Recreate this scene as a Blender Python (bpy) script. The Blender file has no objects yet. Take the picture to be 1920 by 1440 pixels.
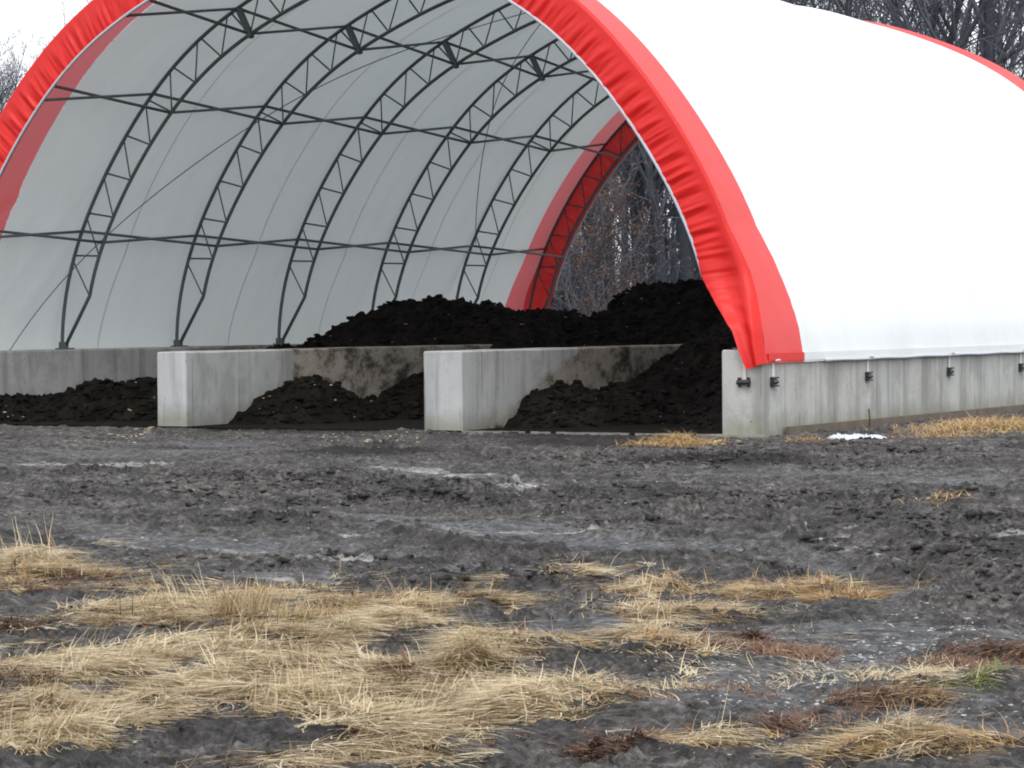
import bpy, math, random, time
_T0=time.time()
def tick(n): pass
import numpy as np
from mathutils import Matrix, Vector
random.seed(7); RNG=np.random.default_rng(7)
U=0.8                      # metres per modelling unit
H=1.5                      # wall top (units)
HEM=1.27
SP=4.14                    # truss spacing
NB=6                       # bays
XO=9.95                    # outer face of the perimeter walls
TH_=0.80                   # wall thickness
D_=0.66                    # truss depth
YF=-0.37                   # front plane of the walls
CAM=np.array([29.3526,-41.4674,2.0425]); FPX=4936.7; YAW,PIT,ROL=-0.53632,-0.02396,-0.0097
sc=bpy.context.scene; COL=sc.collection

# ---------------------------------------------------------------- camera frame
def frame():
    cy,sy=math.cos(YAW),math.sin(YAW)
    F=np.array([sy*math.cos(PIT),cy*math.cos(PIT),math.sin(PIT)]); R=np.array([cy,-sy,0.]); Up=np.cross(R,F)
    cr,sr=math.cos(ROL),math.sin(ROL)
    return R*cr+Up*sr, -R*sr+Up*cr, F
RR,UU,FF=frame()
def ray(px,py): return FF+RR*((px-960)/FPX)-UU*((py-720)/FPX)
def on_ground(px,py,z=0.):
    d=ray(px,py); return CAM+d*((z-CAM[2])/d[2])
def on_depth(px,py,y):
    d=ray(px,py); return CAM+d*((y-CAM[1])/d[1])
def on_dist(px,py,t):
    return CAM+ray(px,py)*t

# ---------------------------------------------------------------- noise
_perm=np.random.default_rng(3).permutation(4096); _perm=np.concatenate([_perm,_perm])
_ga=np.random.default_rng(4).uniform(0,2*math.pi,4096); _gx,_gy=np.cos(_ga),np.sin(_ga)
def perlin(x,y):
    xi=np.floor(x).astype(np.int64); yi=np.floor(y).astype(np.int64); xf=x-xi; yf=y-yi
    u=xf*xf*xf*(xf*(xf*6-15)+10); v=yf*yf*yf*(yf*(yf*6-15)+10)
    def g(ix,iy,dx,dy):
        h=_perm[(_perm[ix&4095]+iy)&4095]; return _gx[h]*dx+_gy[h]*dy
    a=g(xi,yi,xf,yf); b=g(xi+1,yi,xf-1,yf); c=g(xi,yi+1,xf,yf-1); d=g(xi+1,yi+1,xf-1,yf-1)
    return (a+(b-a)*u+((c+(d-c)*u)-(a+(b-a)*u))*v)*1.5
def fbm(x,y,o=4,g=.5,l=2.03):
    s=0;a=1.
    for i in range(o):
        s=s+a*perlin(x+17.3*i,y-9.1*i); x=x*l;y=y*l;a*=g
    return s
def ridge(x,y,o=3):
    s=0;a=1.
    for i in range(o):
        s=s+a*(1-2*np.abs(perlin(x+5.7*i,y+3.3*i))); x=x*2.1;y=y*2.1;a*=.5
    return s
def sstep(a,b,x):
    t=np.clip((x-a)/(b-a),0,1); return t*t*(3-2*t)

# ---------------------------------------------------------------- object helpers
def tag(o,label=None,cat=None,group=None,kind=None):
    if label: o['label']=label
    if cat: o['category']=cat
    if group: o['group']=group
    if kind: o['kind']=kind
    return o
def empty(name,loc=(0,0,0),label=None,cat=None,group=None):
    o=bpy.data.objects.new(name,None); COL.objects.link(o); o.location=[c*U for c in loc]; o.empty_display_size=.2
    return tag(o,label,cat,group)
def build(name,verts,faces,mat,parent=None,smooth=False,origin=(0,0,0)):
    """verts in world units, the object sits at `origin` (world units)"""
    v=(np.asarray(verts,dtype=np.float64)-np.array(origin))*U
    me=bpy.data.meshes.new(name)
    if isinstance(faces,np.ndarray):
        n,k=faces.shape
        me.vertices.add(len(v)); me.vertices.foreach_set('co',v.astype(np.float32).ravel())
        me.loops.add(n*k); me.loops.foreach_set('vertex_index',faces.astype(np.int32).ravel())
        me.polygons.add(n); me.polygons.foreach_set('loop_start',np.arange(0,n*k,k,dtype=np.int32))
        me.update(calc_edges=True)
    else:
        me.from_pydata(v.tolist(),[],faces)
    for m in (mat if isinstance(mat,(list,tuple)) else [mat]): me.materials.append(m)
    if smooth: me.polygons.foreach_set('use_smooth',np.ones(len(me.polygons),dtype=bool))
    me.update()
    o=bpy.data.objects.new(name,me); COL.objects.link(o)
    if parent is not None:
        o.parent=parent
        po=np.array(parent.get('_o',(0,0,0)))
        o.location=[(a-b)*U for a,b in zip(origin,po)]
    else: o.location=[c*U for c in origin]
    return o
_R={}
def _ring(k):
    if k not in _R: _R[k]=[(math.cos(2*math.pi*j/k),math.sin(2*math.pi*j/k)) for j in range(k)]
    return _R[k]
class MB:
    def __init__(s): s.v=[];s.f=[]
    def box(s,a,b):
        (x0,y0,z0),(x1,y1,z1)=a,b; n=len(s.v)
        s.v+=[(x0,y0,z0),(x1,y0,z0),(x1,y1,z0),(x0,y1,z0),(x0,y0,z1),(x1,y0,z1),(x1,y1,z1),(x0,y1,z1)]
        s.f+=[(n,n+3,n+2,n+1),(n+4,n+5,n+6,n+7),(n,n+1,n+5,n+4),(n+1,n+2,n+6,n+5),(n+2,n+3,n+7,n+6),(n+3,n,n+4,n+7)]
    def tube(s,pts,r,k=6,cap=True):
        P=[tuple(float(c) for c in p) for p in pts]; m=len(P); rs=r if isinstance(r,(list,tuple,np.ndarray)) else [r]*m
        dx,dy,dz=P[1][0]-P[0][0],P[1][1]-P[0][1],P[1][2]-P[0][2]; vert=abs(dz)>.9*math.sqrt(dx*dx+dy*dy+dz*dz)
        ring=_ring(k); n0=len(s.v); sv=s.v.append
        for i in range(m):
            a=P[max(i-1,0)]; b=P[min(i+1,m-1)]; tx,ty,tz=b[0]-a[0],b[1]-a[1],b[2]-a[2]; l=math.sqrt(tx*tx+ty*ty+tz*tz)+1e-12; tx/=l;ty/=l;tz/=l
            if vert: ux,uy,uz=0.,tz,-ty      # t x X
            else: ux,uy,uz=ty,-tx,0.         # t x Z
            l=math.sqrt(ux*ux+uy*uy+uz*uz)+1e-12; ux/=l;uy/=l;uz/=l
            wx,wy,wz=ty*uz-tz*uy,tz*ux-tx*uz,tx*uy-ty*ux; x,y,z=P[i]; q=float(rs[i])
            for c,d in ring: sv((x+q*(c*ux+d*wx),y+q*(c*uy+d*wy),z+q*(c*uz+d*wz)))
        for i in range(m-1):
            b=n0+i*k
            for j in range(k):
                j2=(j+1)%k; s.f.append((b+j,b+j2,b+k+j2,b+k+j))
        if cap:
            s.f.append(tuple(range(n0+k-1,n0-1,-1))); s.f.append(tuple(n0+(m-1)*k+j for j in range(k)))
    def build(s,name,mat,parent=None,smooth=False,origin=(0,0,0)): return build(name,s.v,s.f,mat,parent,smooth,origin)
def gridfaces(nu,nv):
    i=np.arange(nu-1)[:,None]*nv+np.arange(nv-1)[None,:]; i=i.ravel()
    return np.stack([i,i+nv,i+nv+1,i+1],1)

# ---------------------------------------------------------------- materials
class NT:
    def __init__(s,name):
        s.m=bpy.data.materials.new(name); s.m.use_nodes=True; s.t=s.m.node_tree; s.t.nodes.clear()
        s.out=s.t.nodes.new('ShaderNodeOutputMaterial')
    def n(s,ty,**kw):
        o=s.t.nodes.new(ty)
        for k,v in kw.items():
            if k.startswith('i_'):
                key=k[2:]; key=int(key) if key.isdigit() else key.replace('_',' ')
                o.inputs[key].default_value=v
            else: setattr(o,k,v)
        return o
    def l(s,a,b): s.t.links.new(a,b)
    def pos(s): return s.n('ShaderNodeNewGeometry').outputs['Position']
    def map(s,vec,scale=(1,1,1),rot=(0,0,0)):
        m=s.n('ShaderNodeMapping'); m.inputs['Scale'].default_value=scale; m.inputs['Rotation'].default_value=rot
        s.l(vec,m.inputs['Vector']); return m.outputs[0]
    def noise(s,vec,scale,detail=4,rough=.55,dist=0):
        n=s.n('ShaderNodeTexNoise'); n.inputs['Scale'].default_value=scale; n.inputs['Detail'].default_value=detail
        n.inputs['Roughness'].default_value=rough; n.inputs['Distortion'].default_value=dist; s.l(vec,n.inputs['Vector']); return n.outputs['Fac']
    def ramp(s,fac,stops):
        r=s.n('ShaderNodeValToRGB'); e=r.color_ramp.elements
        while len(e)<len(stops): e.new(.5)
        for el,(p,c) in zip(e,stops):
            el.position=p; el.color=(c,c,c,1) if isinstance(c,(int,float)) else (*c,1)
        s.l(fac,r.inputs[0]); return r.outputs[0]
    def mix(s,fac,a,b,mode='MIX'):
        m=s.n('ShaderNodeMix',data_type='RGBA',blend_type=mode)
        for sock,val in ((m.inputs[0],fac),(m.inputs[6],a),(m.inputs[7],b)):
            if hasattr(val,'links'): s.l(val,sock)
            elif isinstance(val,(int,float)): sock.default_value=val if sock.type=='VALUE' else (val,val,val,1)
            else: sock.default_value=(*val,1)
        return m.outputs[2]
    def math(s,op,a,b=0.,c=None,clamp=False):
        m=s.n('ShaderNodeMath',operation=op,use_clamp=clamp)
        for i,val in enumerate((a,b,c)):
            if val is None: continue
            if hasattr(val,'links'): s.l(val,m.inputs[i])
            else: m.inputs[i].default_value=val
        return m.outputs[0]
    def attr(s,name): return s.n('ShaderNodeAttribute',attribute_name=name)
    def bsdf(s,color,rough=.8,bump=None,bs=.3,bd=.02,spec=.3,metal=0.):
        p=s.n('ShaderNodeBsdfPrincipled')
        if hasattr(color,'links'): s.l(color,p.inputs['Base Color'])
        else: p.inputs['Base Color'].default_value=(*color,1)
        if hasattr(rough,'links'): s.l(rough,p.inputs['Roughness'])
        else: p.inputs['Roughness'].default_value=rough
        p.inputs['Specular IOR Level'].default_value=spec; p.inputs['Metallic'].default_value=metal
        if bump is not None:
            b=s.n('ShaderNodeBump'); b.inputs['Strength'].default_value=bs; b.inputs['Distance'].default_value=bd
            s.l(bump,b.inputs['Height']); s.l(b.outputs[0],p.inputs['Normal'])
        return p.outputs[0]
    def done(s,sh): s.l(sh,s.out.inputs['Surface']); return s.m
def simple(name,c,rough=.7,var=.25,scale=6,spec=.3,metal=0,bump=.0):
    t=NT(name); p=t.pos(); f=t.noise(p,scale,4)
    col=t.mix(f,tuple(x*(1-var) for x in c),tuple(x*(1+var) for x in c))
    return t.done(t.bsdf(col,rough,f if bump else None,bump,.02,spec,metal))

def fabric(name,c,trans,tfac,grime=.12,gc=(.25,.24,.2),rough=.5,rot=(0,0,0)):
    t=NT(name); p=t.pos()
    st=t.noise(t.map(p,(1.3,1.3,.18)),1.0,5,.6); fine=t.noise(p,14,3)
    k=t.ramp(st,[(.45,0.),(.75,1.)]); k=t.math('MULTIPLY',k,grime)
    col=t.mix(k,c,gc)
    b=t.n('ShaderNodeBump'); b.inputs['Strength'].default_value=.15; b.inputs['Distance'].default_value=.02; t.l(t.noise(p,2.2,3),b.inputs['Height'])
    pr=t.n('ShaderNodeBsdfPrincipled'); t.l(col,pr.inputs['Base Color']); pr.inputs['Roughness'].default_value=rough; pr.inputs['Specular IOR Level'].default_value=.35
    t.l(b.outputs[0],pr.inputs['Normal'])
    tr=t.n('ShaderNodeBsdfTranslucent'); tr.inputs['Color'].default_value=(*trans,1)
    mx=t.n('ShaderNodeMixShader'); mx.inputs[0].default_value=tfac; t.l(pr.outputs[0],mx.inputs[1]); t.l(tr.outputs[0],mx.inputs[2])
    return t.done(mx.outputs[0])
M={}
M['white']=fabric('white_fabric',(.86,.88,.88),(.74,.80,.80),.19)
M['red']=fabric('red_fabric',(.72,.018,.014),(.75,.085,.085),.20,grime=.05,gc=(.3,.02,.02),rough=.42)
M['band']=fabric('red_fabric_band',(.82,.040,.034),(.80,.28,.30),.24,grime=.05,gc=(.3,.02,.02),rough=.42)  # pinker copy of the red fabric, sky sheen put into its colour
M['seam']=simple('seam_fabric',(.52,.54,.53),.8,.1)
M['steel']=simple('darkened_steel',(.105,.12,.125),.5,.25,5,.4)  # galvanised steel; its darkness against the light is put into the base colour
M['pipe']=simple('galvanised_pipe',(.42,.44,.48),.4,.1,5,.5)
M['strap']=simple('white_strap',(.6,.6,.58),.7,.15)
M['ratchet']=simple('black_ratchet',(.02,.018,.02),.45,.3,20,.5)
M['rust']=simple('rusty_steel',(.10,.055,.045),.8,.3,20)
M['cable']=simple('steel_cable',(.12,.13,.13),.5,.2)
M['plastic']=simple('white_plastic',(.55,.56,.60),.35,.06,9)
M['board']=simple('weathered_board',(.14,.115,.09),.9,.45,3,.2,bump=.3)

def concrete(name,base,side=None):
    t=NT(name); p=t.pos()
    sep=t.n('ShaderNodeSeparateXYZ'); t.l(p,sep.inputs[0]); X,Y,Z=sep.outputs
    c=t.mix(t.noise(p,1.1,5,.6),tuple(b*.80 for b in base),tuple(b*1.15 for b in base))
    streak=t.ramp(t.noise(t.map(p,(2.6,2.6,.16)),1.,5,.62,.3),[(.50,0.),(.66,1.)])
    c=t.mix(t.math('MULTIPLY',streak,.62),c,(.17,.165,.15))
    bl=t.ramp(t.noise(t.map(p,(1,1,.7)),1.7,7,.72,.4),[(.46,0.),(.62,1.)]); c=t.mix(t.math('MULTIPLY',bl,.5),c,(.23,.225,.215))
    light=t.ramp(t.noise(t.map(p,(4.2,4.2,.10),(0,0,0)),1.,3,.5),[(.60,0.),(.72,1.)])
    c=t.mix(t.math('MULTIPLY',light,.35),c,(.56,.58,.57))
    # form joints every 0.6 m
    s=t.math('ADD',X,Y); fr=t.math('FRACT',t.math('MULTIPLY',s,1/.61))
    ln=t.math('LESS_THAN',t.math('ABSOLUTE',t.math('SUBTRACT',fr,.5)),.018)
    ln=t.math('MULTIPLY',ln,t.ramp(t.noise(p,1.3,2),[(.45,0.),(.62,.6)])); c=t.mix(ln,c,(.12,.12,.11))
    # tie holes
    fz=t.math('FRACT',t.math('MULTIPLY',Z,1/.42)); f2=t.math('FRACT',t.math('MULTIPLY',s,1/.61))
    dx=t.math('MULTIPLY',t.math('SUBTRACT',f2,.25),.61); dz=t.math('MULTIPLY',t.math('SUBTRACT',fz,.5),.42)
    rr=t.math('ADD',t.math('MULTIPLY',dx,dx),t.math('MULTIPLY',dz,dz))
    c=t.mix(t.math('MULTIPLY',t.math('LESS_THAN',rr,.00022),t.ramp(t.noise(p,1.7,1),[(.48,0.),(.55,.55)])),c,(.07,.065,.06))
    # splashed dirt / algae of irregular height along the foot
    nz=t.noise(t.map(p,(1.5,1.5,.8)),1.4,5,.65)
    d=t.math('SUBTRACT',t.math('MULTIPLY',nz,.75),Z); moss=t.ramp(d,[(.0,0.),(.30,1.)])
    c=t.mix(t.math('MULTIPLY',moss,.55),c,(.15,.145,.085))
    pit=t.noise(p,38,4,.7)
    c=t.mix(t.ramp(pit,[(.62,0.),(.72,.5)]),c,(.12,.115,.11))
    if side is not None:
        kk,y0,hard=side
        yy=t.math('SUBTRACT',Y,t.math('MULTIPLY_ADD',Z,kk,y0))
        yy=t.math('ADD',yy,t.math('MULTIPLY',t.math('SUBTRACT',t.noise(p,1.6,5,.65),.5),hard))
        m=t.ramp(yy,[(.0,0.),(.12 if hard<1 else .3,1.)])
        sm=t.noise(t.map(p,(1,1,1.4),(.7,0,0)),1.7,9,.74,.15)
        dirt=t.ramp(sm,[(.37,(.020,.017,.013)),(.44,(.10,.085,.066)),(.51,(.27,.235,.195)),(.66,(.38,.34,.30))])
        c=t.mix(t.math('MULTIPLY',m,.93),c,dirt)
    return t.done(t.bsdf(c,.88,t.noise(p,22,5,.7),.35,.012,.25))
M['conc']=concrete('concrete_outer',(.43,.43,.405))
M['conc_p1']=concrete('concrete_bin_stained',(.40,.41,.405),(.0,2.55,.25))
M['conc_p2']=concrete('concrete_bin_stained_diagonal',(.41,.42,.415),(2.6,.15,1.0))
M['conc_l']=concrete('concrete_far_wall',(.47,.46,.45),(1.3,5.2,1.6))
M['edge']=simple('worn_slab_edge',(.20,.19,.17),.85,.6,4,.2)
M['slab']=simple('floor_slab',(.035,.032,.032),.85,.7,3,.2,bump=.6)
def compost(name,c0,c1):
    t=NT(name); p=t.pos(); a=t.noise(p,3.5,5,.65); b=t.noise(p,30,4,.7)
    col=t.mix(t.ramp(a,[(.35,0.),(.7,1.)]),c0,c1)
    col=t.mix(t.ramp(b,[(.68,0.),(.76,.7)]),col,(.09,.07,.045))
    return t.done(t.bsdf(col,.92,t.math('ADD',b,t.noise(p,9,4,.7)),1.,.06,.12))
M['compost']=compost('black_compost',(.006,.005,.0046),(.027,.022,.019))
M['compost2']=compost('weedy_compost',(.0045,.0038,.0032),(.021,.0175,.013))
M['chip']=simple('pale_wood_chip',(.50,.42,.28),.8,.35,40)
M['stone']=simple('pale_gravel',(.36,.36,.34),.8,.35,40)
M['clod']=simple('mud_clods',(.034,.030,.032),.85,.4,12,.25,bump=.5)
M['leaf']=simple('dead_leaf',(.11,.045,.022),.75,.45,9)
M['bark']=simple('grey_bark',(.045,.050,.060),.9,.35,6,.15,bump=.5)
M['twig']=simple('grey_twigs',(.098,.102,.122),.9,.3,3,.15)
M['bark_far']=simple('far_bark',(.075,.083,.105),.95,.25,2,.1)  # paler, bluer copy of the bark, distance haze put into the colour
M['oakleaf']=simple('withered_oak_leaf',(.16,.09,.055),.8,.5,2.5,.2)
def grass(name,c0,c1,c2):
    t=NT(name); a=t.attr('tone').outputs['Fac']
    col=t.ramp(a,[(0,c0),(.5,c1),(1,c2)])
    p=t.n('ShaderNodeBsdfPrincipled'); t.l(col,p.inputs['Base Color']); p.inputs['Roughness'].default_value=.6; p.inputs['Specular IOR Level'].default_value=.25
    tr=t.n('ShaderNodeBsdfTranslucent'); t.l(col,tr.inputs['Color'])
    mx=t.n('ShaderNodeMixShader'); mx.inputs[0].default_value=.2; t.l(p.outputs[0],mx.inputs[1]); t.l(tr.outputs[0],mx.inputs[2])
    return t.done(mx.outputs[0])
M['straw']=grass('dry_straw',(.16,.10,.05),(.44,.33,.18),(.70,.60,.42))
M['orange']=grass('orange_straw',(.24,.13,.05),(.44,.28,.12),(.58,.42,.22))
M['weed']=grass('red_brown_weed',(.06,.030,.021),(.14,.068,.042),(.26,.15,.085))
M['green']=grass('green_moss_grass',(.045,.085,.015),(.10,.17,.03),(.20,.24,.07))
def mud():
    t=NT('churned_mud'); p=t.pos()
    sm=t.attr('smooth').outputs['Fac']; lt=t.attr('light').outputs['Fac']; st=t.attr('thatch').outputs['Fac']; hg=t.attr('hgt').outputs['Fac']
    n1=t.noise(p,2.4,6,.65); n2=t.noise(p,11,6,.7); n3=t.noise(p,60,4,.7)
    rough_c=t.mix(t.ramp(n2,[(.36,0.),(.66,1.)]),(.018,.0165,.0155),(.122,.112,.105))  # wet clods and drier mud, contrast widened to paint in relief shading
    rough_c=t.mix(t.ramp(n1,[(.35,0.),(.65,.55)]),rough_c,(.098,.089,.082)); rough_c=t.mix(t.ramp(t.noise(t.map(p,(.5,1.6,1),(0,0,YAW)),.8,5,.65),[(.42,.75),(.56,0.)]),rough_c,(.030,.027,.027))
    sm_c=t.mix(t.ramp(n1,[(.3,0.),(.7,1.)]),(.070,.069,.071),(.130,.129,.133))
    sm_c=t.mix(t.ramp(n2,[(.42,.75),(.55,0.)]),sm_c,(.045,.043,.043)); sm_c=t.mix(t.ramp(t.noise(p,24,5,.75),[(.42,.6),(.54,0.)]),sm_c,(.050,.048,.048))
    n4=t.noise(t.map(p,(.55,2.2,1),(0,0,YAW)),1.,6,.7); e=t.math('ADD',sm,t.math('ADD',t.math('MULTIPLY',t.math('SUBTRACT',n2,.5),1.3),t.math('MULTIPLY',t.math('SUBTRACT',n4,.5),1.6))); e=t.ramp(e,[(.22,0.),(.95,1.)])
    c=t.mix(e,rough_c,sm_c)
    lf=t.ramp(t.math('ADD',lt,t.math('MULTIPLY',t.math('SUBTRACT',n2,.5),.8)),[(.35,0.),(.75,1.)])
    c=t.mix(t.math('MULTIPLY',lf,.8),c,(.235,.23,.215))
    c=t.mix(t.ramp(n3,[(.66,0.),(.74,.5)]),c,(.18,.17,.16))
    c=t.mix(t.ramp(t.noise(p,26,4,.7),[(.30,.7),(.46,0.)]),c,(.022,.020,.021))
    th=t.ramp(t.math('ADD',st,t.math('MULTIPLY',t.math('SUBTRACT',n2,.5),.8)),[(.35,0.),(.8,1.)])
    c=t.mix(t.math('MULTIPLY',th,.6),c,t.mix(n3,(.05,.035,.022),(.16,.11,.06)))
    n5=t.noise(t.map(p,(.75,1.5,1),(0,0,YAW)),5.0,9,.80); n6=t.noise(p,17.,6,.8)
    c=t.mix(1.,c,t.ramp(n5,[(.36,.50),(.49,1.15),(.62,2.1)]),'MULTIPLY'); c=t.mix(t.math('SUBTRACT',1.,t.math('MULTIPLY',st,.5)),c,t.mix(1.,c,t.ramp(n6,[(.38,.5),(.50,1.05),(.64,1.7)]),'MULTIPLY'))  # dark pits and light crests follow the bump: relief shading multiplied into colour
    sp=t.ramp(t.math('ADD',hg,t.math('MULTIPLY',t.math('SUBTRACT',n2,.5),.9)),[(.3,0.),(.6,1.)]); c=t.mix(t.math('MULTIPLY',sp,.8),c,(.012,.010,.009))
    ro=t.mix(e,.85,t.ramp(n1,[(.35,.62),(.6,.9)]))
    bh=t.math('ADD',t.math('ADD',n5,n6),t.math('MULTIPLY',n3,.5))
    return t.done(t.bsdf(c,ro,bh,t.mix(e,1.,.35) if 0 else .9,.035,.35))
M['mud']=mud()

# ---------------------------------------------------------------- arch profile
TN=np.radians([0,18,36,54,72,90]); RN=np.array([9.4795,9.2080,8.8523,8.6214,8.4875,8.6053])
CO=np.linalg.solve(np.cos(2*np.outer(TN,np.arange(6))),RN)
def rad(t): return np.cos(2*np.outer(np.atleast_1d(t),np.arange(6)))@CO
def prof(th,off=0.):
    th=np.atleast_1d(np.asarray(th,float)); e=1e-3; r=rad(th)
    tx=rad(th+e)*np.cos(th+e)-rad(th-e)*np.cos(th-e); tz=rad(th+e)*np.sin(th+e)-rad(th-e)*np.sin(th-e); n=np.hypot(tx,tz)
    return np.stack([r*np.cos(th)-tz/n*off, r*np.sin(th)+H+tx/n*off],1)
def skin(th,off=-.07):
    """cover section: runs outside the chords and flares over the outer face of the wall"""
    th=np.atleast_1d(th); f=np.minimum(th,math.pi-th); q=prof(th,off)
    w=np.clip(1-f/math.radians(13.5),0,1)**1.12; sx=np.sign(np.cos(th))
    q[:,0]+=sx*w*(XO+.05-9.55); q[:,1]-=w*0.0
    ex=np.clip(1-f/math.radians(2.2),0,1); q[:,1]-=ex*(H-HEM)
    return q

# ---------------------------------------------------------------- building
B=empty('hoop_barn',(0,0,0),'big open-ended white fabric hoop barn with red end trim on concrete walls','barn')
def cover(name,y0,y1,ny,mat,off=-.07,nt=241,parent=B,f0=None,f1=None):
    th=np.linspace(0,math.pi,nt); ys=np.linspace(y0,y1,ny)
    base=skin(th,off); V=np.zeros((nt,ny,3))
    nrm=base-np.array([0,3.]); nrm/=np.linalg.norm(nrm,axis=1)[:,None]
    for j,y in enumerate(ys):
        k=(y/SP)%1.; f=np.minimum(th,math.pi-th)
        sag=.075*(math.sin(math.pi*k))**1.0*sstep(math.radians(3),math.radians(25),f)
        wr=.012*perlin(th*60+y*.4,np.full(nt,y*2.))*(1-sstep(.1,.5,f))
        # long slanting creases near the foot of the first bay
        cr=.075*np.maximum(0,np.sin((y*6.5-f*34+.6*perlin(f*9,y*1.+f*0))))**2*sstep(0,.5,y)*(1-sstep(3.2,4.2,y))*(1-sstep(.25,.5,f))*sstep(.03,.1,f)*(np.cos(th)<0)
        d=-(sag)+wr-cr
        V[:,j,0]=base[:,0]+nrm[:,0]*d; V[:,j,2]=base[:,1]+nrm[:,1]*d
        q=j/(ny-1); V[:,j,1]=(f0(th,f)*(1-q)+f1(th,f)*q) if f0 else y
    return build(name,V.reshape(-1,3),gridfaces(nt,ny),mat,parent,True)
L=NB*SP
YB0,YB1=-.02,1.20
front_=lambda th,f: YB0-.34*(1-sstep(0,math.radians(9),f))
seam_=lambda th,f: YB1+.42*sstep(1.2,2.0,th)
seamb_=lambda th,f: YB1-.25*sstep(1.2,2.0,th)
cov=cover('white_cover',YB1,L-YB1,150,M['white'],f0=seam_,f1=lambda th,f:L-seamb_(th,f))
band_f=cover('red_band',YB0,YB1,24,M['band'],-.074,f0=front_,f1=seam_)
band_b=cover('red_band',L-YB1,L-YB0,24,M['band'],-.074,f0=lambda th,f:L-seamb_(th,f),f1=lambda th,f:L-front_(th,f))
def inner_edge(th):
    th=np.atleast_1d(th); f=np.minimum(th,math.pi-th); i=prof(th,D_); sx=np.sign(np.cos(th)); w=np.clip(1-f/math.radians(9),0,1)**1.3; i[:,0]+=sx*w*.88
    i[:,1]-=np.clip(1-f/math.radians(2.2),0,1)*(H-HEM+.10); return i
def end_flap(sgn,y_end):
    """gathered fabric closing the end of the cover: from the fold in to the inner chord"""
    nt,nr=1700,26; th=np.linspace(0,math.pi,nt); f=np.minimum(th,math.pi-th)
    o=skin(th,-.074); i=prof(th,D_)
    # inner edge does not follow the truss knee, it runs on to the hem
    sx=np.sign(np.cos(th)); w=np.clip(1-f/math.radians(9),0,1)**1.3; i[:,0]+=sx*w*.88
    ex=np.clip(1-f/math.radians(2.2),0,1); i[:,1]-=ex*(H-HEM+.10)
    s=th*9.0
    g=ridge(s*3.1,np.zeros(nt),1)*.6+.5*perlin(s*5.3,np.full(nt,3.3))+.35*perlin(s*9.1,np.full(nt,7.7))
    amp=.060*(.85+.3*perlin(s*.35,np.full(nt,9.)))
    V=np.zeros((nt,nr,3))
    for j in range(nr):
        r=j/(nr-1)                      # 0 fold .. 1 inner edge
        sh=s+.35*r*0
        slant=.10*(1-r)
        ss=(th+slant*.12)*9.0
        ph=2*math.pi*(ss*2.7+.55*perlin(ss*.7,np.full(nt,5.))+.25*perlin(ss*1.9,np.full(nt,2.)))
        gg=.50*np.sin(ph)*(.6+.5*perlin(ss*1.3,np.full(nt,8.)))+.55*perlin(ss*7.6+.3*r,np.full(nt,3.3+r*.4))+.35*perlin(ss*11.,np.full(nt,7.7+r))
        fall=sstep(.10,.55,r)*(1-.35*sstep(.85,1,r))
        # long vertical folds near the hem instead of gathers
        low=1-sstep(math.radians(6),math.radians(17),f)
        fold=.07*np.sin(r*7+s*.9)*low*sstep(0,.2,r)
        y=-.02+ .0*r - (amp*gg*fall*(1-.6*low)) - fold
        y=y-.02*np.sin(math.pi*r)-.045
        y=y-(.34+.09*sstep(0,.3,r))*(1-sstep(0,math.radians(9),f))   # hangs in front of the wall
        P=o*(1-r)+i*r
        V[:,j,0]=P[:,0]; V[:,j,2]=P[:,1]; V[:,j,1]=y_end+sgn*(y+YB0+.02) if sgn>0 else y_end-(y+YB0+.02)
    # make the first row coincide with the cover's fold
    V[:,0,1]=y_end+(YB0 if sgn>0 else -YB0)-sgn*.34*(1-sstep(0,math.radians(9),f))
    V=V.reshape(-1,3)
    F=gridfaces(nt,nr)
    return build('end_flap',V,F,M['red'],B,True)
end_flap(1,0.); end_flap(-1,L)
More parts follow.
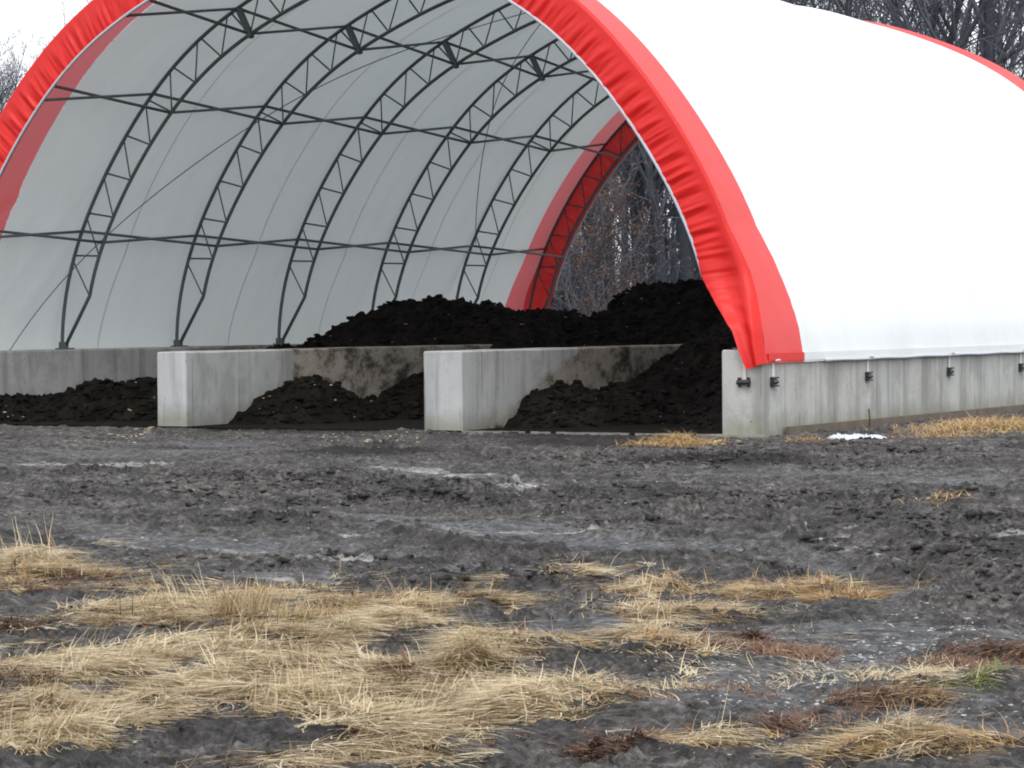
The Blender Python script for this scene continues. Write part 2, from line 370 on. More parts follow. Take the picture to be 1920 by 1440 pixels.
# the cover's lacing hem, a doubled strip along the foot on both sides
for sx in (1,-1):
    m=MB(); ys=np.linspace(YB1+.9,L-YB1,60)
    m.tube([(sx*(XO+.08),y,HEM+.01+.006*math.sin(y*3)) for y in ys],.028,6); m.build('hem_pipe',M['pipe'],B,True)
    for mt,lo,hi in ((M['band'],YB0-.25,YB1-.01),(M['white'],YB1+.01,L-YB1)):
        m=MB(); ys=np.linspace(lo,hi,30); xa,xb=sorted((sx*(XO+.052),sx*(XO+.064)))
        for p,q in zip(ys[:-1],ys[1:]): m.box((xa,p,HEM+.03),(xb,q,HEM+.17))
        m.build('hem_strip',mt,B)
def chord_pts(off,y,n=97,a0=0.,a1=math.pi):
    q=prof(np.linspace(a0,a1,n),off); return [(x,y,z) for x,z in q]
NP=26
def truss(y,D_=D_):
    m=MB(); m.tube(chord_pts(0,y),.042,7)
    kn=math.radians(8.2); inn=[(prof([0],.06)[0][0],y,H+.03)]+chord_pts(D_,y,85,kn,math.pi-kn)+[(prof([math.pi],.06)[0][0],y,H+.03)]
    m.tube(inn,.042,7)
    t=m.build('truss',M['steel'],B,True,(0,y,0))
    w=MB(); st=(math.pi-2*kn)/NP
    for i in range(NP+1):
        a=kn+i*st
        # struts every panel, mirrored diagonals
        o=prof([a+(-st*.24 if a<math.pi/2 else st*.24)],0)[0]; q=prof([a],D_)[0]
        if 0<i<NP: w.tube([(o[0],y,o[1]),(q[0],y,q[1])],.022,5)
        if i<NP/2: o2=prof([a+st*.64],0)[0]; w.tube([(o2[0],y,o2[1]),(q[0],y,q[1])],.018,5)
        if i>NP/2: o2=prof([a-st*.64],0)[0]; w.tube([(o2[0],y,o2[1]),(q[0],y,q[1])],.018,5)
    t['_o']=(0,y,0)
    w.build('web',M['steel'],t,True,(0,y,0))
    for sx in (1,-1):
        p=MB(); p.box((sx*9.40-.17,y-.13,H),(sx*9.40+.17,y+.13,H+.035)); p.box((sx*9.44-.10,y-.05,H+.035),(sx*9.44+.10,y+.05,H+.17))
        p.build('foot_plate',M['steel'],t,False,(0,y,0))
    for a in (1.0201,math.pi-1.0201):
        o=prof([a],0)[0]; q=prof([a],D_+.07)[0]; s=MB()
        s.tube([(o[0],y-.05,o[1]),(q[0],y-.05,q[1])],.062,4); s.tube([(o[0],y+.05,o[1]),(q[0],y+.05,q[1])],.062,4)
        s.build('splice_plate',M['steel'],t,False,(0,y,0))
    return t
for k in range(NB+1): truss(.045 if k==0 else (L-.045 if k==NB else k*SP),D_-.08 if k in (0,NB) else D_)
# light tube in the hem of the end flaps
for y in (-.055,L+.055):
    tt=np.linspace(math.radians(9),math.pi-math.radians(9),121); q=inner_edge(tt)
    m=MB(); m.tube([(a,y-.01,b-.01) for a,b in q],.030,7); m.build('edge_pipe',M['pipe'],B,True)
# crossing purlins
for a in (.2896,.6874,1.0201,1.40):
    for b in (a,math.pi-a):
        o=prof([b],.02)[0]; q=prof([b],D_-.02)[0]
        for k in range(NB):
            y0=k*SP+(.045 if k==0 else 0); y1=(k+1)*SP-(.045 if k==NB-1 else 0)
            m=MB(); m.tube([(o[0],y0,o[1]),(q[0],y1,q[1])],.034,6); m.tube([(q[0],y0,q[1]),(o[0],y1,o[1])],.034,6)
            m.build('cross_purlin',M['steel'],B,True)
# brace cables on the left and right slopes
def cable(f0,f1,y0,y1,off0=.1,off1=.3,mir=False):
    pts=[]
    for t in np.linspace(0,1,40):
        a=f0+(f1-f0)*t; b=math.pi-a if not mir else a
        q=prof([b],off0+(off1-off0)*math.sin(math.pi*min(1,t)))[0]; pts.append((q[0],y0+(y1-y0)*t,q[1]))
    m=MB(); m.tube(pts,.012,5); m.build('brace_cable',M['cable'],B)
    return pts
cable(.0,1.5,.55*SP,3.6*SP,.1,.35)
cable(1.5,.30,3.0*SP,5.0*SP,.1,.15)
cable(.0,1.5,.55*SP,3.6*SP,.1,.35,True)
# panel seams inside the cover
for yy in (1.42,2.62,3.55,4.52,5.4):
    th=np.linspace(0.0,math.pi,200); q=skin(th,-.0); V=[];F=[]
    for i,(x,z) in enumerate(q):
        V+=[(x,yy*SP-.013,z),(x,yy*SP+.013,z)]
        if i: n=2*i; F.append((n-2,n-1,n+1,n))
    build('seam',V,F,M['seam'],cov)
# straps with ratchets down the outer wall
def strap(y):
    m=MB(); x=XO+.006; m.box((x,y-.045,.93),(x+.014,y+.045,HEM+.02)); m.tube([(x+.10,y-.07,HEM+.05),(x+.10,y+.07,HEM+.05)],.02,6)
    s=m.build('strap',M['strap'],B,False)
    r=MB(); r.box((x+.002,y-.11,.86),(x+.07,y+.11,.89)); r.box((x+.002,y-.11,1.0),(x+.07,y+.11,1.03)); r.box((x+.001,y-.10,.885),(x+.03,y+.10,1.005)); r.tube([(x+.055,y-.13,.945),(x+.055,y+.06,.945)],.038,8)
    r.build('ratchet',M['ratchet'],s,False)
for k in range(NB+1): strap(k*SP if k<NB else L-.15)
m=MB(); y=YF-.006; x=9.60
m.box((x-.03,y-.014,.98),(x+.03,y,HEM)); s=m.build('strap',M['strap'],B)
r=MB(); r.box((x-.10,y-.08,.86),(x-.07,y-.002,1.03)); r.box((x+.07,y-.08,.86),(x+.10,y-.002,1.03)); r.tube([(x-.12,y-.055,.945),(x+.12,y-.055,.945)],.045,8); r.build('ratchet',M['ratchet'],s)

tick('concrete walls')
# ---------------------------------------------------------------- concrete walls
def wall(name,x0,x1,y0,y1,mat,label,ch=.03,group=None):
    """chamfered, slightly uneven cast wall"""
    nx=6; ny=int((y1-y0)/.12); nz=14
    # outline in X-Z with chamfered top edges, swept along Y
    sec=[(x0,-.25)]+[(x0,z) for z in np.linspace(0,H-ch,nz)]+[(x0+ch,H)]+[(x,H) for x in np.linspace(x0+ch,x1-ch,nx)[1:-1]]+[(x1-ch,H)]+[(x1,z) for z in np.linspace(H-ch,0,nz)]+[(x1,-.25)]
    n=len(sec); ys=np.concatenate([[y0,y0+ch],np.linspace(y0+.12,y1,ny)]); V=[]
    for j,y in enumerate(ys):
        for (x,z) in sec:
            k=ch if j==0 else 0.
            xx=x+(k if x<=x0+1e-6 else (-k if x>=x1-1e-6 else 0)); zz=z-(k*.6 if z>=H-1e-6 else 0)
            d=.006*perlin(np.array([y*1.3]),np.array([z*1.7+x]))[0]
            V.append((xx+(d if ch<x-x0 or True else 0),y,zz+(.008*perlin(np.array([y*.9]),np.array([x*3.]))[0] if z>.5 else 0)))
    F=[]
    for j in range(len(ys)-1):
        for i in range(n-1):
            a=j*n+i; F.append((a,a+1,a+n+1,a+n))
    F.append(tuple(range(n))[::-1]); F.append(tuple((len(ys)-1)*n+i for i in range(n)))
    o=build(name,V,F,mat,None,False,((x0+x1)/2,y0,0))
    return tag(o,label,'wall',group)
W1=wall('concrete_wall',XO-TH_,XO,YF,L+.4,M['conc'],'weathered grey concrete side wall with black ratchets under the white cover')
W2=wall('concrete_wall',-XO,-XO+TH_,YF,L+.4,M['conc_l'],'shaded concrete wall at far left beneath the inside of the hoop trusses')
W3=wall('partition_wall',-2.526-.72,-2.526,YF,L-3,M['conc_p1'],'concrete bin divider whose side is pale in front and sharply stained brown behind')
W4=wall('partition_wall',3.845-.84,3.845,YF,L-3,M['conc_p2'],'concrete bin divider with a diagonal dirt line, between the two wider bins')
# footing ledge & form board at the outer side wall
m=MB(); m.box((XO-TH_-.12,YF-.20,-.2),(XO+.10,YF-.004,.045)); o=m.build('concrete_footing',M['conc'],None,False,(XO,YF,0)); tag(o,'low concrete footing step in front of the right-hand wall end','footing')
m=MB()
for a,b in ((.4,9.5),(9.55,18.4),(18.45,L+.3)): m.box((XO+.06,a,-.1),(XO+.13,b,.15+.0)) 
o=m.build('form_board',M['board'],None,False,(XO,0,0)); tag(o,'weathered form boards left along the foot of the outer concrete wall','board')
m=MB(); m.box((-XO+TH_+.01,YF-.06,-.15),(XO-TH_-.01,L+.3,.035)); o=m.build('floor',M['compost2'],None,False,(0,YF,0)); tag(o,kind='structure')

m=MB(); xs=np.linspace(3.9,XO-TH_-.05,40)
for a,b in zip(xs[:-1],xs[1:]):
    if random.random()<.8: m.box((a,YF-.11,-.05),(b,YF-.064,.038+.008*random.random()))
e_=m.build('slab_edge',M['edge'],o); e_.location=(0,-YF*U,0)
tick('heaps')
# ---------------------------------------------------------------- compost heaps
HEAPS=[]
def heap(name,crest,x0,x1,y0,y1,slope,label,mat='compost',seed=0,res=.06,rough=1.,power=1.):
    """height field under a set of crest points (x,y,z): everything falls away from them at the slope of loose compost"""
    nx=max(8,int((x1-x0)/res)); ny=max(8,int((y1-y0)/res)); X,Y=np.meshgrid(np.linspace(x0,x1,nx),np.linspace(y0,y1,ny),indexing='ij')
    acc=np.zeros_like(X); s=seed*13.7; K=5.
    for (cx,cy,cz) in crest:
        d=np.hypot(X-cx,(Y-cy)*1.); d=np.sqrt(d*d+.35)-.59
        acc+=np.exp(K*(cz-slope*d))
    Z=np.log(acc+1e-9)/K-math.log(1.6)/K
    base=np.clip((Z+.1)/.5,0,1)
    n=.16*fbm(X*.8+s,Y*.8-s,3)+.11*ridge(X*2.3+s,Y*2.3,3)-.05+.055*fbm(X*5+s,Y*5,3)+.03*np.maximum(0,ridge(X*4.5,Y*4.5+s,2)-.3)
    Z=Z+n*rough*base
    Z=np.where(Z<-.12,-.12,Z)
    V=np.stack([X,Y,Z],-1); F=gridfaces(nx,ny); zf=Z.ravel()[F].max(1); F=F[zf>-.10]
    V=V.reshape(-1,3); V[:,0]+=.03*fbm(V[:,1]*5,V[:,2]*5+s,2)*(Z.ravel()>0)*(V[:,0]>x0+.1)*(V[:,0]<x1-.1)
    used=np.unique(F); rm=-np.ones(len(V),int); rm[used]=np.arange(len(used))
    c=crest[0]
    o=build(name,V[used],rm[F],M[mat],None,False,(c[0],c[1],0)); HEAPS.append((o,V[used],rm[F])); return tag(o,label,'compost heap')
def cr(pts,y): return [tuple(on_depth(px,py,y)) for px,py in pts]
# far heaps, crests well inside the barn
heap('compost_heap',cr([(715,607),(745,585),(775,574),(815,572),(860,574),(900,580),(935,592)],13.0)+cr([(640,640),(600,650)],12.5),-XO+TH_,1.5,6.5,24.0,.62,'black compost heap rising above the dividers in front of the inner trusses',seed=1)
heap('compost_heap',cr([(975,588),(1010,586),(1050,592),(1080,603)],19.0),-8.5,8.5,8.6,25.5,.6,'low saddle of black compost beside the foot of the far red arch',seed=2)
heap('compost_heap',cr([(1110,600),(1150,578),(1200,556),(1240,545),(1275,536),(1310,533),(1345,540)],17.5),-2.5,9.1,8.2,24.6,.66,'tallest black compost heap filling the back right behind the red flap',seed=3)
# heaps at the mouths of the bins
heap('compost_heap',[(-6.4,3.4,.86),(-7.2,2.4,.80),(-8.4,1.6,.50),(-8.8,.9,.42),(-5.4,3.4,.58),(-4.4,5.0,.95),(-3.6,5.6,1.15),(-5.4,7.5,1.3),(-7.,9,1.45),(-8.2,10.5,1.45),(-8.,12,1.5)],-XO+TH_,-3.25,-.3,14.,.62,'weedy low compost heap in the left bin against the far wall','compost2',4)
heap('compost_heap',[(-2.1,3.0,.88),(-1.6,2.5,.72),(-2.3,1.9,.5),(-2.2,4.0,.62),(-1.0,4.5,.5),(-.2,5.2,.55),(.6,6.0,.62),(-1.6,6.8,.82),(-1.2,6.8,.7),(-2.,7.8,.6),(1.4,7.4,.7),(1.5,9.5,.9)],-2.52,3.0,-.1,12.,.85,'crumbly compost heap in the middle bin beside the stained divider','compost2',5)
heap('compost_heap',[(4.3,2.3,.72),(4.2,2.8,.66),(4.6,4.2,.78),(5.0,5.6,1.0),(4.4,6.6,1.02),(5.8,7.6,1.4),(7.0,8.6,1.9),(8.4,8.4,2.1),(6.6,8.0,2.5),(5.6,8.2,2.1),(8.6,7.0,2.5),(8.8,5.0,1.9),(8.8,3.0,1.1),(7.4,9.5,2.6),(6.4,9.0,2.1),(5.6,9.4,1.7),(7,10.5,2.4)],3.85,XO-TH_-.005,-.2,12.5,.78,'black compost heap in the right bin sloping forward to the slab edge','compost',6)

tick('------- ground')
# ---------------------------------------------------------------- ground
cam2=CAM[:2]; fw=FF[:2]/np.linalg.norm(FF[:2]); rt=np.array([fw[1],-fw[0]])
def steps(lst):
    out=[lst[0][0]]
    for a,b,d in lst:
        n=max(1,int(round((b-a)/d))); out+=list(np.linspace(a,b,n+1)[1:])
    return np.array(out)
us=steps([(-60,-5,12),(-5,9,1.0),(9,11,.12),(11,18,.022),(18,26,.034),(26,38,.05),(38,52,.07),(52,60,.25),(60,120,4),(120,420,30)])
vs=steps([(-220,-40,20),(-40,-13,2.5),(-13,-7,.10),(-7,-3,.05),(-3,3,.028),(3,7,.05),(7,13,.10),(13,40,2.5),(40,220,20)])
Ug,Vg=np.meshgrid(us,vs,indexing='ij'); GX=cam2[0]+Ug*fw[0]+Vg*rt[0]; GY=cam2[1]+Ug*fw[1]+Vg*rt[1]
def blob(lst,x,y,soft=.35):
    """union of ellipses authored by their place in the photograph, laid on the ground; returns 0..1"""
    m=np.zeros_like(x)
    for e in lst:
        px,py,a,b=e[:4]; tilt=e[4] if len(e)>4 else 0.; wgt=e[5] if len(e)>5 else 1.
        c=on_ground(px,py)[:2]; r=on_ground(px+a,py+a*tilt)[:2]-c; d=(on_ground(px,py-b)[:2]-on_ground(px,py+b)[:2])/2
        A=np.array([r,d]).T; Ai=np.linalg.inv(A); X=x-c[0]; Y=y-c[1]
        p=Ai[0,0]*X+Ai[0,1]*Y; q=Ai[1,0]*X+Ai[1,1]*Y
        m=np.maximum(m,wgt*np.clip((1-np.sqrt(p*p+q*q))/soft,0,1))
    return m
STRAW=[(50,1085,130,34),(0,1142,50,14),(230,1140,110,35),(380,1170,170,60),(520,1190,140,60),(640,1140,120,25),(770,1185,170,34),(120,1250,190,42),(330,1270,200,50),(560,1290,180,45),(760,1300,170,50),(880,1245,90,50),(980,1212,150,18),(1010,1265,120,16),(90,1350,130,60),(330,1370,180,38),(560,1370,200,48),(760,1370,150,40),(1010,1335,170,36),(1200,1385,90,12),(1240,1218,110,20),(1230,1180,60,40),(1320,1160,90,6),(1110,1098,130,10),(1280,1120,140,8),(1470,1120,120,7),(1590,1112,50,6),(1420,1430,160,8),(1730,1410,90,9),(1380,1335,110,14),(1830,1285,160,12),(620,1430,300,14),(180,1425,200,18),(870,1140,90,8),(1000,1110,90,7)]
WEED=[(1330,1205,110,22),(1490,1228,70,10),(1400,1350,130,30),(1230,1345,110,22),(1620,1310,150,16),(1880,1240,110,18),(1780,1250,60,12),(140,1110,90,18),(60,1196,90,12),(560,1300,50,20),(800,1300,60,18),(1050,1400,170,22),(1170,1180,50,10),(60,1290,60,12),(700,1150,50,10)]
SMOOTH=[(600,1020,500,26,.05,.6),(1250,1015,420,30,.03,.6),(120,990,200,14,0,.6),(1750,900,200,20,0,.5),(200,850,260,16,0,.5),(180,872,230,8),(820,890,250,14,.10),(1000,920,90,10,.12),(330,1020,260,26,.08),(650,1025,260,22,.10),(1180,1010,360,26,.04),(1450,1040,260,30,.12),(900,1070,220,18,.06),(500,1085,200,14,.05),(1620,1010,140,14,.12),(1500,890,350,10,0,.5),(1250,960,120,8),(1560,1150,260,60),(1650,1200,300,60),(1100,1170,300,20),(1500,1270,400,30),(700,975,280,12,.04),(1000,1000,400,20,.05),(1850,905,120,15),(1200,1295,350,25),(350,840,260,14),(1750,1340,250,60),(1400,1300,300,60)]
LIGHT=[(170,872,210,6),(800,885,160,9,.10),(960,905,110,6,.10),(1000,915,60,5),(1660,1050,70,14,.2),(1560,1000,60,12,.2),(1600,1045,120,8,.25),(1880,1010,50,14,.3),(350,1030,160,9,.10),(640,1000,60,6),(1430,955,60,5),(500,1090,120,6,.05),(1250,1000,60,4,.1),(620,1060,80,5),(980,1000,300,6,.04)]
def pl(pts,w,dep): return (np.array([on_ground(a,b)[:2] for a,b in pts]),w,dep)
RUTS=[pl([(-60,893),(300,888),(620,905),(1000,930),(1400,938),(1990,925)],.34,.09),pl([(-60,925),(400,930),(760,950),(1200,962),(1600,950),(1990,960)],.34,.08),
 pl([(150,985),(520,990),(760,1015),(1060,1040),(1400,1035)],.26,.07),pl([(640,1048),(900,1058),(1080,1085),(1250,1130),(1500,1150)],.22,.06),
 pl([(1380,945),(1560,990),(1720,1060),(1990,1150)],.30,.09),pl([(1560,935),(1740,975),(1990,1040)],.30,.09),pl([(1150,985),(1420,1035),(1620,1090),(1990,1230)],.22,.05),
 pl([(700,845),(1000,862),(1300,868),(1700,855),(1990,845)],.36,.11),pl([(-60,830),(200,842),(520,838),(800,850)],.3,.05),pl([(880,1095),(1200,1150),(1480,1160),(1800,1175)],.18,.05)]
def ruts(x,y):
    z=np.zeros_like(x); crumb=np.zeros_like(x); bed=np.zeros_like(x)
    for P,w,dep in RUTS:
        best=np.full(x.shape,1e9); al=np.zeros_like(x); acc=0.
        for a,b in zip(P[:-1],P[1:]):
            ab=b-a; l2=(ab**2).sum(); t=np.clip(((x-a[0])*ab[0]+(y-a[1])*ab[1])/l2,0,1); d=np.hypot(x-a[0]-t*ab[0],y-a[1]-t*ab[1]); m=d<best
            best=np.where(m,d,best); al=np.where(m,acc+t*math.sqrt(l2),al); acc+=math.sqrt(l2)
        vary=.45+.55*sstep(-.5,.5,perlin(al*.35+w*50,np.zeros_like(al)))
        g=np.exp(-(best/w)**2); be=np.exp(-((best-w*1.5)/(w*.5))**2); lug=np.maximum(0,np.sin(al*15+best*5))
        z+=vary*dep*(-.75*g+.8*be*(.7+.5*perlin(al*3.1,best*4))+.35*g*lug); crumb=np.maximum(crumb,vary*be); bed=np.maximum(bed,vary*g)
    return z,crumb,bed
near=(Ug>8)&(Ug<62)&(np.abs(Vg)<14)
def height(x,y):
    x0,y0=x,y; x=x+.55*fbm(x*.55,y*.55,3)+.16*fbm(x*2.1+9,y*2.1,2); y=y+.55*fbm(x*.5+40,y*.5+7,3)+.16*fbm(x*2.1,y*2.1+5,2)
    c=x-cam2[0]; d=y-cam2[1]; u=c*fw[0]+d*fw[1]; v=c*rt[0]+d*rt[1]
    sm=np.clip(blob(SMOOTH,x,y,.75)*1.7,0,1); st=blob(STRAW,x,y,.5)
    # ruts mostly run across the view; elongated noise
    a=fbm(v*.30+3,u*.95+.25*v,3); b=ridge(v*1.0,u*2.6+.3*v,3); c3=fbm(x*4.6,y*4.6,3); c4=np.maximum(0,ridge(x*5.5,y*5.5,2)-.45)
    c5=fbm(x*13,y*13,3)
    z=.035*a+(1-.9*sm)*(.030*(b-.4)+.026*c3+.045*c4+.020*c5)+sm*(.010*c3+.010*c5)
    rz,crumb,bed=ruts(x,y); z=z+rz+crumb*(.05*c4+.03*c3); sm=np.clip(sm-1.2*crumb-.1*bed,0,1)
    # tread marks of a tyre in front of the right bin
    tr=blob([(1150,862,200,9)],x,y,.3); z=z+tr*.05*np.maximum(0,np.sin(v*16+u*2))
    z=z+st*(.025+.03*np.abs(fbm(x*1.3,y*1.3,2)))
    bank=blob([(40,1090,170,50),(-60,1200,160,60)],x,y,.9); z=z+.07*bank
    spoil=blob([(760,812,90,12),(300,815,60,8)],x,y,.9); z=z+.09*spoil
    x,y=x0,y0
    # keep under the slab and beside the walls
    inside=(np.abs(x)<XO+.1)&(y>YF-.25)&(y<L+.5)
    ed=np.clip((YF-.1-y)/.9,0,1); k=np.where(np.abs(x)<XO+.4,ed,1.)
    z=np.where(inside,-.10,z*np.maximum(k,.35)-.01)
    right=sstep(XO+.1,XO+1.0,x)*sstep(-1,3,y)*(1-sstep(28,32,y)); z=z+right*.035
    return z,sm,st
def gz(x,y): return height(np.atleast_1d(np.asarray(x,float)),np.atleast_1d(np.asarray(y,float)))[0]
z,sm,st=height(GX,GY); z=np.where(near,z,-.02+.0*z); z=np.where((np.abs(GX)<XO+.1)&(GY>YF-.25)&(GY<L+.5),-.10,z)
G=build('ground',np.stack([GX,GY,z],-1).reshape(-1,3),gridfaces(len(us),len(vs))[:,::-1],M['mud'],None,True); tag(G,kind='structure')
def fattr(o,name,a):
    at=o.data.attributes.new(name,'FLOAT','POINT'); at.data.foreach_set('value',np.asarray(a,dtype=np.float32).ravel())
fattr(G,'smooth',np.where(near,sm,.3)); fattr(G,'light',blob(LIGHT,GX+.5*fbm(GX*.6,GY*.6,3),GY+.5*fbm(GX*.6+5,GY*.6+9,3),.7)); fattr(G,'thatch',np.clip(st*1.2,0,1)*sstep(-.15,.25,fbm(GX*1.05+2,GY*.62,3))); fattr(G,'hgt',blob([(1110,826,300,22),(560,806,300,12),(700,850,260,14,0,.7),(1350,868,330,16,0,.8),(150,800,220,8,0,.6),(1250,930,200,8,0,.5),(960,942,800,6,0,.5)],GX+.4*fbm(GX*.7,GY*.7,3),GY+.6*fbm(GX*.7+5,GY*.7+9,3),.8))

tick('---- dry grass')
# ---------------------------------------------------------------- dry grass and litter (uncountable: stuff)
def ribbons(name,mat,n,P0,dirs,L_,W_,lift,curl,tone,label=None,cat=None,kind=None,group=None,origin=(0,0,0),segs=4):
    """n blades: P0 (n,3) roots, dirs heading angle, L_ length, W_ width, lift initial elevation angle, curl droop"""
    t=np.linspace(0,1,segs+1); V=np.zeros((n,segs+1,2,3)); p=P0.copy(); el=lift.copy(); hd=dirs.copy()
    bend=RNG.normal(0,.35,n)
    for s in range(segs+1):
        side=np.stack([-np.sin(hd),np.cos(hd),np.zeros(n)],1); tw=RNG.normal(0,.25,n); side[:,2]+=tw
        w=(W_*(1-.75*t[s]))[:,None]*.5
        V[:,s,0]=p-side*w; V[:,s,1]=p+side*w
        st_=L_/segs
        p=p+np.stack([np.cos(hd)*np.cos(el),np.sin(hd)*np.cos(el),np.sin(el)],1)*st_[:,None]
        el=el-curl/segs; hd=hd+bend/segs
        g=P0[:,2]-.0; p[:,2]=np.maximum(p[:,2],g+.002)
    V=V.reshape(-1,3); b=np.arange(n)[:,None]*(2*(segs+1))+2*np.arange(segs)[None,:]; b=b.ravel()
    F=np.stack([b,b+1,b+3,b+2],1)
    o=build(name,V,F,mat,None,False,origin); fattr(o,'tone',np.repeat(tone,2*(segs+1))); return tag(o,label,cat,group,kind)
rt0=math.atan2(rt[1],rt[0])
def scatter(lst,n,soft=.6):
    """n points inside the ellipses, uniform on the ground, weighted to their middles"""
    out=[]; ar=[]
    for e in lst:
        c=on_ground(e[0],e[1])[:2]; r=on_ground(e[0]+e[2],e[1])[:2]-c; d=(on_ground(e[0],e[1]-e[3])[:2]-on_ground(e[0],e[1]+e[3])[:2])/2; out.append((c,r,d)); ar.append(np.linalg.norm(r)*np.linalg.norm(d))
    ar=np.array(ar)/sum(ar); k=RNG.choice(len(lst),n,p=ar); q=np.where(RNG.uniform(0,1,n)<.55,np.sqrt(RNG.uniform(0,1,n)),np.abs(RNG.normal(0,.85,n))); a=RNG.uniform(0,2*math.pi,n)
    C=np.array([o[0] for o in out]);R=np.array([o[1] for o in out]);Dd=np.array([o[2] for o in out])
    return C[k]+R[k]*(q*np.cos(a))[:,None]+Dd[k]*(q*np.sin(a))[:,None]
def straw(name,mat,lst,ntuft,per,lmin,lmax,w,lay,label,cat='grass',tone0=.5,kind='stuff',group=None,upr=.12):
    T=scatter(lst,ntuft*2); nn=fbm(T[:,0]*1.05+2,T[:,1]*.62,3); T=T[np.argsort(-nn+RNG.normal(0,.12,len(nn)))[:ntuft]]
    th=5.5*perlin(T[:,0]*.45,T[:,1]*.45)+rt0+RNG.normal(0,.55,ntuft); tl=RNG.uniform(.5,1.25,ntuft); tt=np.clip(RNG.normal(tone0,.24,ntuft)+.30*fbm(T[:,0]*1.7+8,T[:,1]*1.7,2),0,1); tr=RNG.uniform(.04,.16,ntuft)
    n=ntuft*per; k=np.repeat(np.arange(ntuft),per); ang=RNG.uniform(0,2*math.pi,n); rr=tr[k]*np.sqrt(RNG.uniform(0,1,n))
    x=T[k,0]+rr*np.cos(ang); y=T[k,1]+rr*np.sin(ang); z=gz(x,y)+np.abs(RNG.normal(0,.026,n))*np.repeat(tl,per)*(1-.6*rr/tr[k])
    hd=th[k]+RNG.normal(0,.5,n); up=RNG.uniform(0,1,n)<upr
    Ln=RNG.uniform(lmin,lmax,n)*tl[k]*np.where(up,.55,1.); lift=np.where(up,RNG.uniform(.5,1.35,n),RNG.uniform(.05,lay,n)); curl=np.where(up,RNG.uniform(.1,1.2,n),RNG.uniform(.2,1.2,n)*lay+.1)
    tone=np.clip(tt[k]+RNG.normal(0,.20,n),0,1)
    return ribbons(name,mat,n,np.stack([x,y,z],1),hd,Ln,np.full(n,w)*RNG.uniform(.6,1.4,n),lift,curl,tone,label,cat,kind,group)
straw('dry_grass',M['straw'],STRAW,2700,38,.12,.40,.0065,.16,upr=.035,label='flattened tan straw-like dry grass sprawling over the foreground mud',tone0=.55)
straw('orange_grass',M['orange'],[(110,1105,130,22),(1130,1096,130,10),(1290,1115,170,12),(1500,1118,150,14),(1240,1215,110,18),(1650,1405,250,24),(1260,1375,170,24),(1680,1305,90,10),(860,1260,130,30),(500,1150,300,30)],420,34,.10,.30,.006,.2,'thin orange-brown dead grass strands in patches across the mud',tone0=.45)
straw('withered_weeds',M['weed'],WEED,620,34,.05,.15,.008,.5,'dark red-brown withered weeds matted between the straw',tone0=.5,upr=.08)
straw('green_grass',M['green'],[(1870,1292,70,9),(1885,806,40,5),(1885,806,40,5)],190,36,.04,.11,.007,1.1,'short green grass patch at the right edge of the foreground',tone0=.5,upr=.4)
straw('sparse_grass',M['straw'],[(1330,1390,260,30),(1650,1400,260,30),(1500,1250,420,80),(1300,1150,300,40),(1650,1380,250,60),(500,1230,500,180),(1550,1320,350,60),(600,1110,300,25)],380,7,.10,.30,.005,.3,'lone pale straw stalks scattered over bare mud',tone0=.7)
def clump(px,py,n,rx,ry,h,mat,label,tone=.5,lmax=.35):
    c=on_ground(px,py); x=c[0]+RNG.normal(0,rx,n); y=c[1]+RNG.normal(0,ry,n); d=((x-c[0])/rx)**2+((y-c[1])/ry)**2
    z=gz(x,y)+h*np.exp(-d*.6)*RNG.uniform(.0,1.,n); P=np.stack([x,y,z],1)
    o=ribbons('straw_clump',mat,n,P,RNG.uniform(0,6.28,n),RNG.uniform(.1,lmax,n),np.full(n,.012),RNG.uniform(-.1,.8,n),RNG.uniform(.3,1.8,n),np.clip(RNG.normal(tone,.25,n),0,1),label,'straw','stuff' if n<600 else None,None,(c[0],c[1],0),3)
    return o
clump(1265,838,1500,.34,.5,.17,M['orange'],'small orange straw clump on the mud before the right bin',.55)
clump(1835,812,2600,.55,.9,.20,M['orange'],'wide tan straw clump by the outer wall near the green grass',.75)
clump(1905,806,900,.25,.5,.14,M['orange'],'straw clump cut by the right edge of the photo',.8)
clump(1762,822,500,.5,.5,.06,M['orange'],'thin low straw scrap between the white sheet and the wide straw clump',.4,.22)
clump(1510,832,260,.25,.3,.05,M['orange'],'tiny straw wisp near the corner of the outer wall',.4,.2)
clump(1765,949,160,.16,.3,.03,M['orange'],'small yellow straw wisp on open mud at right',.7,.25)
def tussock(px,py,n,r,h,Ln,head,tone,label,mat='straw',spread=.7,upr=.1):
    c=on_ground(px,py); a=RNG.uniform(0,6.283,n); rr=r*np.sqrt(RNG.uniform(0,1,n)); x=c[0]+rr*np.cos(a); y=c[1]+rr*np.sin(a)
    q=1-(rr/r)**2; z=gz(x,y)+h*q*RNG.uniform(.3,1.,n); up=RNG.uniform(0,1,n)<upr*.4
    hd=rt0+head+RNG.normal(0,spread,n); l=RNG.uniform(.5,1.2,n)*Ln; lift=np.where(up,RNG.uniform(.7,1.4,n),RNG.uniform(-.08,.26,n)); cu=np.where(up,RNG.uniform(0,.8,n),RNG.uniform(.4,1.1,n))
    return ribbons('grass_tussock',M[mat],n,np.stack([x,y,z],1),hd,l*.85,RNG.uniform(.004,.008,n),lift,cu,np.clip(RNG.normal(tone,.2,n),0,1),label,'grass tussock',None,None,(c[0],c[1],0),5)
tussock(65,1082,1500,.34,.16,.34,2.9,.85,'pale straw tussock crowning the bank at the far left',spread=.9)
tussock(330,1150,1300,.28,.10,.36,3.3,.75,'pale combed-over tussock at upper left of the straw, right of the bank',spread=.6)
tussock(455,1185,1500,.24,.10,.30,1.2,.25,'brownish half-upright tussock in the upper middle of the straw',spread=1.4,upr=.45)
